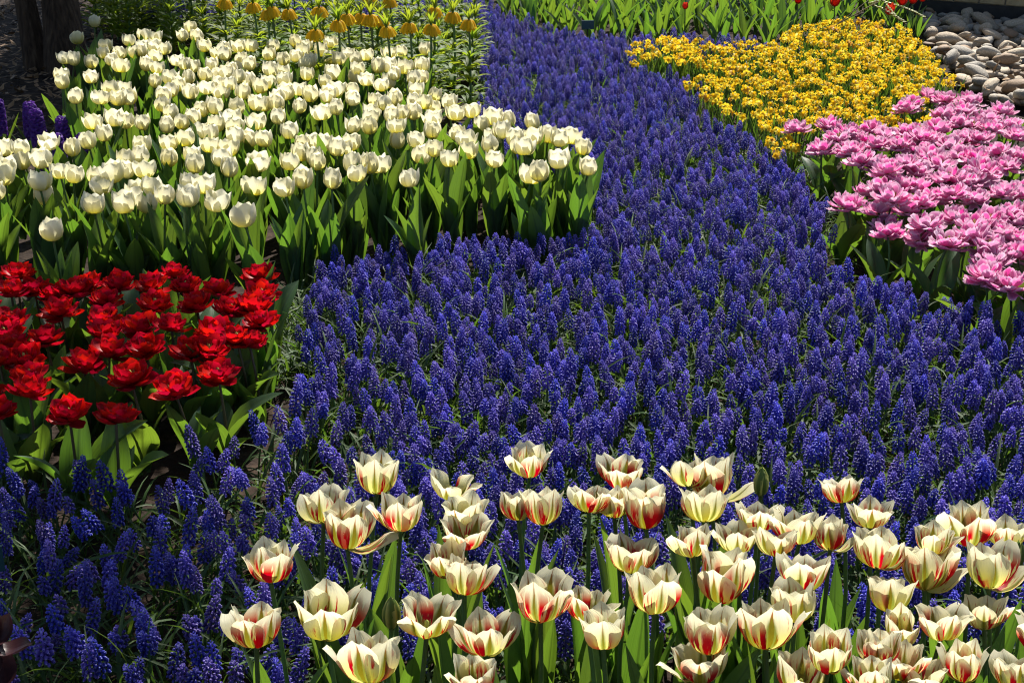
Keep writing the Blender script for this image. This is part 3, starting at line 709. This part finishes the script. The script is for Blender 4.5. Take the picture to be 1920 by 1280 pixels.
# ------------------------------------------------------------------ scattering many alike plants as one mass
def mass(name, protos, mats, inst, label, cat):
    """One object: its mesh holds the alike plants' shapes and one loose point for each place they grow."""
    b = MB(); attr = []
    for k, pmb in enumerate(protos): b.add(pmb); attr += [k] * len(pmb.v)
    nv = len(b.v); b.v += [i[1] for i in inst]; attr += [100 + i[0] for i in inst]
    me = b.mesh(name, mats)
    A = me.attributes.new('proto', 'INT', 'POINT'); A.data.foreach_set('value', attr)
    rot = np.zeros((len(b.v), 3), np.float32); scl = np.ones(len(b.v), np.float32)
    for q, i in enumerate(inst): rot[nv + q] = i[2]; scl[nv + q] = i[3]
    A = me.attributes.new('rot', 'FLOAT_VECTOR', 'POINT'); A.data.foreach_set('vector', rot.ravel())
    A = me.attributes.new('scl', 'FLOAT', 'POINT'); A.data.foreach_set('value', scl)
    ng = bpy.data.node_groups.new(name, 'GeometryNodeTree')
    ng.interface.new_socket('Geometry', in_out='INPUT', socket_type='NodeSocketGeometry'); ng.interface.new_socket('Geometry', in_out='OUTPUT', socket_type='NodeSocketGeometry')
    N = ng.nodes; L = ng.links; gi_ = N.new('NodeGroupInput'); go = N.new('NodeGroupOutput'); jn = N.new('GeometryNodeJoinGeometry')
    def attrn(nm, ty):
        a = N.new('GeometryNodeInputNamedAttribute'); a.data_type = ty; a.inputs[0].default_value = nm
        return a.outputs[0]
    ap, ar, as_ = attrn('proto', 'INT'), attrn('rot', 'FLOAT_VECTOR'), attrn('scl', 'FLOAT')
    def sep(val):
        c = N.new('FunctionNodeCompare'); c.data_type = 'INT'; c.operation = 'EQUAL'
        ins = [s for s in c.inputs if s.type == 'INT']; L.new(ap, ins[0]); ins[1].default_value = val
        s = N.new('GeometryNodeSeparateGeometry'); s.domain = 'POINT'; L.new(gi_.outputs[0], s.inputs[0]); L.new(c.outputs[0], s.inputs[1]); return s.outputs[0]
    for k in range(len(protos)):
        ip = N.new('GeometryNodeInstanceOnPoints'); L.new(sep(100 + k), ip.inputs['Points']); L.new(sep(k), ip.inputs['Instance'])
        L.new(ar, ip.inputs['Rotation']); L.new(as_, ip.inputs['Scale']); L.new(ip.outputs[0], jn.inputs[0])
    L.new(jn.outputs[0], go.inputs[0])
    o = link(name, me); md = o.modifiers.new('scatter', 'NODES'); md.node_group = ng
    return tag(o, label, cat, None, 'stuff')

class Near:
    def __init__(s, pts, c=.1):
        s.c = c; s.d = {}
        for p in pts: s.add(p)
    def add(s, p): s.d.setdefault((int(p[0] // s.c), int(p[1] // s.c)), []).append((p[0], p[1]))
    def hit(s, x, y, r):
        i, j = int(x // s.c), int(y // s.c)
        return any((x - a) ** 2 + (y - b_) ** 2 < r * r for di in (-1, 0, 1) for dj in (-1, 0, 1) for a, b_ in s.d.get((i + di, j + dj), ()))

# ------------------------------------------------------------------ grape hyacinths
def bell_mb(k=6):
    b = MB(); rows = []
    for x, r_ in ((0, .25), (.25, .85), (.62, 1.), (.9, .62), (1., .66)):
        rows.append([(x * .0062, .0026 * r_ * math.cos(2 * PI * j / k), .0026 * r_ * math.sin(2 * PI * j / k)) for j in range(k)])
    b.grid(rows, wrap=True); return b
def muscari_mb(seed, n=52, hgt=.058, fat=1.):
    g_ = random.Random(seed); b = MB(); be = bell_mb()
    b.tube([(0, 0, 0), (0, 0, hgt * .95)], [.0024, .0012], 5)
    for i in range(n):
        t = i / (n - 1); a = i * 2.39996 + g_.uniform(-.15, .15); z = .002 + (hgt - .004) * t ** .92
        s = 1.08 - .58 * max(0, t - .45) / .55; rr = (.0058 * (1 - .75 * max(0, (t - .35) / .65) ** 1.6)) * fat
        pit = .75 - 1.9 * max(0, t - .25) ** 1.2 / .75     # + hangs down, - points up
        k0 = len(b.uv); b.add(be, T(0, 0, z) @ RZ(a) @ T(rr, 0, 0) @ RY(pit + g_.gauss(0, .12)) @ SC(s))
        b.uv[k0:] = [tuple((t, q[1]) for q in f) for f in b.uv[k0:]]     # u tells how far up the spike the bell sits
    return b
SPK = [muscari_mb(i, n_, h_, f_) for i, (n_, h_, f_) in enumerate(((56, .056, 1.2), (62, .064, 1.25), (50, .050, 1.15), (66, .070, 1.2), (56, .058, 1.35), (36, .036, .95)))]
SPM = [s.mesh('grape_hyacinth_spike', M['muscari']) for s in SPK]
ST_m = [stem_mb(1., .0022, .0019, .006, 5, 4).mesh('grape_hyacinth_stem', M['stem'])]
LTB = []
gq = random.Random(31)
for i in range(8): LTB.append(leaf(.2 * gq.uniform(.7, 1.1), .0042 * gq.uniform(.8, 1.2), (gq.uniform(.1, .7), gq.uniform(.7, 2.3)), gq.uniform(.4, 1.), gq.uniform(-.7, .7), .8, 7, 3, seed=i))
LTM = [l.mesh('strap_leaf', M['thin_leaf']) for l in LTB]
mp1 = ground_poly([(-190, 1420), (-190, 862), (0, 850), (60, 838), (220, 835), (330, 835), (410, 775), (500, 765), (535, 700), (585, 660), (545, 560), (575, 490), (600, 464), (700, 446), (900, 420), (1050, 420), (1130, 402),
                   (1125, 395), (1100, 360), (1000, 312), (900, 275), (850, 245), (880, 205), (912, 175), (905, 120), (893, 60), (870, 20), (860, -40), (905, -20), (930, 8), (1000, 33), (1060, 47), (1200, 54), (1310, 52), (1420, 62), (1450, 76),
                   (1330, 78), (1250, 72), (1180, 86), (1185, 104), (1230, 122), (1300, 135), (1296, 165), (1330, 196), (1400, 222), (1445, 250), (1490, 300), (1545, 345), (1556, 400), (1545, 440), (1590, 478), (1640, 486), (1730, 515), (1800, 530), (1880, 548), (1920, 558), (2090, 590),
                   (2090, 1090), (1920, 1120), (1600, 1180), (1300, 1150), (900, 1180), (700, 1200), (640, 1290), (600, 1420)], .18)
mp2 = ground_poly([(240, -30), (255, 6), (420, 18), (640, 30), (870, 44), (905, -30)], .18)
spots = []; near = Near(FEET); SPC = .040
yy = 1.6
while yy < 10.2:
    xx = -3.6
    while xx < 3.6:
        x, y = xx + random.gauss(0, .016), yy + random.gauss(0, .016); xx += SPC
        gap = math.sin(5.1 * x + 2 * math.sin(3.3 * y)) * math.sin(4.3 * y + 1.3 * math.sin(6 * x))
        q = inside(mp1, x, y) or inside(mp2, x, y)
        if not q or random.random() < .06 + .34 * max(0, gap) + (.28 if (x < -.3 and y < 2.75) else 0): continue
        if near.hit(x, y, .05): continue
        spots.append((x, y, pix((x, y, .16))))
    yy += SPC
vis = sorted((s for s in spots if -10 < s[2][0] < 1930 and s[2][1] < 1300), key=lambda s: s[2][2])
single = set(id(s) for s in vis[:300])
inst = []; PROTO = []
for k in range(12):
    b = MB(); zb = .098 + .008 * (k % 3); b.add(SPK[k % 6], T(0, 0, zb), 0); b.add(stem_mb(zb + .01, .0022, .0019, .004, 5, 4), None, 1)
    for q in range(3): b.add(LTB[(k * 3 + q) % 8], RZ(k + q * 2.2) @ T(.003, 0, 0) @ SC(.75 + .1 * q), 2)
    PROTO.append(b)
for s in spots:
    x, y, (u_, v_, dep) = s
    tl = (random.gauss(0, .115), random.gauss(0, .115))
    if x < -.25 and y < 2.7: tl = (tl[0] * 1.8, tl[1] * 1.8)
    if id(s) in single:
        if v_ > 900 and u_ > 640: lab = 'deep blue grape hyacinth just behind the flamed cream tulips'
        elif v_ > 1060: lab = 'deep blue grape hyacinth in the loose shaded patch with strap leaves'
        elif u_ < 560: lab = 'deep blue grape hyacinth in front of the double red tulips'
        else: lab = 'deep blue grape hyacinth in the open stream before the flamed tulips'
        zb = random.uniform(.092, .122); t = thing('grape_hyacinth', lab, 'grape hyacinth', (x, y, -.004), 0, lab, tl)
        link('stem', ST_m[0], t, Matrix.Diagonal((1, 1, zb + .01, 1)))
        link('flower_spike', random.choice(SPM), t, T(0, 0, zb) @ RZ(random.uniform(0, 6)) @ SC(random.uniform(.92, 1.15)))
        leaf_parts(t, LTM, 3, (.7, 1.1), .003)
    else:
        inst.append((random.randrange(12), (x, y, -.004), (tl[0], tl[1], random.uniform(0, 6.3)), min(1.22, max(.72, random.gauss(.99, .1)))))
mass('grape_hyacinths', PROTO, [M['muscari'], M['stem'], M['thin_leaf']], inst, 'broad winding stream of deep blue grape hyacinths between the tulip beds', 'grape hyacinths')
print('muscari', len(spots))

# loose strap leaves lying between the grape hyacinths
lv = []
for s in spots:
    for _ in range(1 if random.random() < .75 else 2):
        x, y = s[0] + random.gauss(0, .025), s[1] + random.gauss(0, .025)
        lv.append((random.randrange(8), (x, y, -.004), (0, 0, random.uniform(0, 6.3)), random.uniform(.6, 1.05)))
# green fringe between the grape hyacinths and the red bed and the pink bed
for poly, n_ in ((ground_poly([(500, 690), (590, 690), (600, 540), (530, 540)], .05), 420), (ground_poly([(1440, 300), (1470, 250), (1600, 360), (1640, 480), (1560, 470), (1545, 350)], .05), 420)):
    bx0, bx1 = min(p[0] for p in poly), max(p[0] for p in poly); by0, by1 = min(p[1] for p in poly), max(p[1] for p in poly)
    for _ in range(n_):
        x, y = random.uniform(bx0, bx1), random.uniform(by0, by1)
        if inside(poly, x, y): lv.append((random.randrange(8), (x, y, -.004), (0, 0, random.uniform(0, 6.3)), random.uniform(.5, .9)))
mass('strap_leaves', LTB, [M['thin_leaf']], lv, 'thin green strap leaves filling the gaps between grape hyacinths', 'leaves')

# ------------------------------------------------------------------ daffodils
def daff_mb():
    b = MB()
    for k in range(6):
        q = k * PI / 3; c_, s_ = math.cos(q), math.sin(q); z = .001 if k % 2 else 0
        b.grid([[(c_ * x - s_ * y_, s_ * x + c_ * y_, zz) for y_ in (-w, 0, w)] for x, zz, w in ((.001, z, .002), (.0065, z + .001, .0052), (.0115, z - .0005, .0038), (.0150, z - .003, .0004))])
    rows = [[(r_ * math.cos(2 * PI * j / 8), r_ * math.sin(2 * PI * j / 8), zz) for j in range(8)] for zz, r_ in ((0, .002), (.003, .0042), (.008, .0046), (.0105, .0062))]
    b.grid(rows, 1, wrap=True); b.tube([(0, 0, -.011), (0, 0, 0)], [.0014, .002], 5, 2); return b
DFB = daff_mb(); DFM = DFB.mesh('daffodil_flower', [M['yellow'], M['corona'], M['stem']])
ST_d = [stem_mb(1., .0022, .0018, .006, 5, 4).mesh('daffodil_stem', M['stem'])]
def heads():
    n = random.choice((2, 3, 3, 4)); out = []; a0 = random.uniform(0, 6)
    for k in range(n):
        a = a0 + k * 2 * PI / n
        out.append(T(.009 * math.cos(a), .009 * math.sin(a), random.uniform(-.006, .012)) @ RZ(a) @ RY(random.uniform(.6, 1.5)) @ T(0, 0, .008) @ SC(random.uniform(.95, 1.3)))
    return out
yp = ground_poly([(1178, 92), (1250, 70), (1330, 80), (1440, 82), (1500, 52), (1560, 36), (1640, 40), (1705, 55), (1745, 92), (1775, 128), (1790, 150), (1760, 178), (1730, 215), (1720, 245), (1600, 250), (1500, 240), (1490, 280), (1452, 285), (1440, 235), (1400, 212), (1330, 192), (1298, 155), (1335, 122), (1300, 116), (1230, 114), (1188, 108)], .18)
ds = []; nd_ = Near([])
for _ in range(60000):
    x, y = random.uniform(.3, 3.2), random.uniform(4.6, 8.6)
    if not inside(yp, x, y) or nd_.hit(x, y, .054) or near.hit(x, y, .05): continue
    nd_.add((x, y)); ds.append((x, y, pix((x, y, .19))))
ds.sort(key=lambda s: s[2][2]); print('daffodils', len(ds)); inst = []
DP = []
for k in range(8):
    b = MB(); H = .17; b.add(stem_mb(H, .0022, .0018, .004, 5, 4), None, 2)
    for mt in heads(): b.add(DFB, T(0, 0, H) @ mt)
    for q in range(4): b.add(leaf(.19, .0045, (.1, .2 + .15 * q), .5, .3, .85, 5, 3), RZ(q * 1.7 + k) @ T(.005, 0, 0), 3)
    DP.append(b)
for i, (x, y, (u_, v_, dep)) in enumerate(ds):
    tl = (random.gauss(0, .08), random.gauss(0, .08))
    if i < 300:
        if v_ > 200: lab = 'small yellow daffodil cluster beside the double pink tulips'
        elif u_ < 1400: lab = 'small yellow daffodil cluster on the wing reaching into grape hyacinths'
        else: lab = 'small yellow daffodil cluster in the thick of the daffodil bed'
        H = random.uniform(.15, .185); t = thing('daffodil', lab, 'daffodil', (x, y, -.004), 0, lab, tl)
        link('stem', ST_d[0], t, Matrix.Diagonal((1, 1, H, 1)))
        for mt in heads(): link('flower', DFM, t, T(0, 0, H) @ mt)
        leaf_parts(t, L_daff, 3, (.8, 1.05), .005)
    else: inst.append((random.randrange(8), (x, y, -.004), (tl[0], tl[1], random.uniform(0, 6.3)), random.uniform(.9, 1.12)))
if inst: mass('daffodils', DP, [M['yellow'], M['corona'], M['stem'], M['thin_leaf']], inst, 'yellow daffodils massed at the far end of their bed', 'daffodils')

# ------------------------------------------------------------------ small things
# withered dark flower leaning in at the corner of the shaded patch
P = place(2, 1190, .33); t = thing('withered_tulip', 'withered blackish tulip drooping over the shaded grape hyacinths', 'tulip', (P.x - .02, P.y - .01, -.004))
stem_part(t, ST_red, .325); leaf_parts(t, L_flame, 2, (.6, .75))
hd = link('flower_head', HEAD_R, t, T(0.01, 0, .325))
PD = petal_set('withered_petal', M['dark'], [(WH, WW, .42, .05, 0, .1, 7, 5)])
for k, (a, tl, s_) in enumerate(((0, 1.15, .8), (1.1, .5, .7), (2.2, .3, .7), (3.2, .9, .8), (4.2, 2.2, .9), (5.3, 2.4, 1.0))):
    link('petal', PD[0], hd, RZ(a) @ RY(tl) @ SC(s_))
# plant name plates without legible print
def plant_plate(px, py, h, rz, lab):
    P = place(px, py, h); t = thing('plant_label', lab, 'plant label', (P.x, P.y, 0), rz)
    b = MB(); box(b, -.034, .034, -.0025, .0025, h - .024, h + .024); link('plate', b.mesh('plate', M['plate'], False), t, T(0, 0, 0))
    b = MB(); b.tube([(0, .004, -.05), (0, .004, h)], [.003, .003], 6); link('stake', b.mesh('stake', M['plinth']), t)
plant_plate(1102, 47, .17, .1, 'small dark teal plant label at the far edge of the grape hyacinth stream')
plant_plate(-33, 1052, .2, .35, 'dark teal plant label corner beside the shaded grape hyacinths')
# budding twig hanging over the daffodils
t0 = place(1665, -6, .36); t = thing('budding_branch', 'thin arching twig with pale leaf buds over the daffodils', 'branch', (t0.x - .25, t0.y + .1, 0))
o0 = Vector((t0.x - .25, t0.y + .1, 0)); BUDM = stone_mb(77).mesh('leaf_bud', M['pale_bud'])
for path in ([(1640, -8), (1662, 6), (1690, 14), (1715, 24), (1737, 36)], [(1655, 0), (1668, 18), (1680, 32), (1700, 46)], [(1645, 4), (1630, 8), (1660, 20), (1690, 40)]):
    L = [place(x, y, .30 - .02 * i) - o0 for i, (x, y) in enumerate(path)]
    L = [Vector((0, 0, -.01)), Vector((.02, 0, .2))] + L
    b = MB(); b.tube(L, [.004, .003] + [.0018] * (len(L) - 2), 5); link('twig', b.mesh('twig', M['twig']), t)
    for i in range(2, len(L) - 1):
        for q in range(5):
            p = L[i].lerp(L[i + 1], q / 5); link('leaf_bud', BUDM, t, T(p.x, p.y, p.z + .005) @ RZ(random.uniform(0, 6)) @ SC(random.uniform(.006, .010)))
# dead leaves on the shaded soil
b = MB(); g_ = np.random.default_rng(8)
lp = ground_poly([(-300, 10), (300, 5), (420, 60), (250, 110), (130, 140), (90, 260), (-250, 300)], 0)
for _ in range(5200):
    x, y = g_.uniform(-4.5, -1.2), g_.uniform(5, 10)
    if not inside(lp, x, y): continue
    a = g_.uniform(0, 6.3); s = g_.uniform(.012, .038); d = np.array((math.cos(a), math.sin(a), g_.normal(0, .3))) * s; e = np.array((-math.sin(a), math.cos(a), g_.normal(0, .3))) * s * .4; p = np.array((x, y, g_.uniform(.0, .02)))
    b.tri([p - d, p + e, p + d + (0, 0, .006), p - e])
tag(link('leaf_litter', b.mesh('leaf_litter', M['litter'], False)), 'dry brown leaf litter on the shaded soil under the trees', 'leaf litter', None, 'stuff')
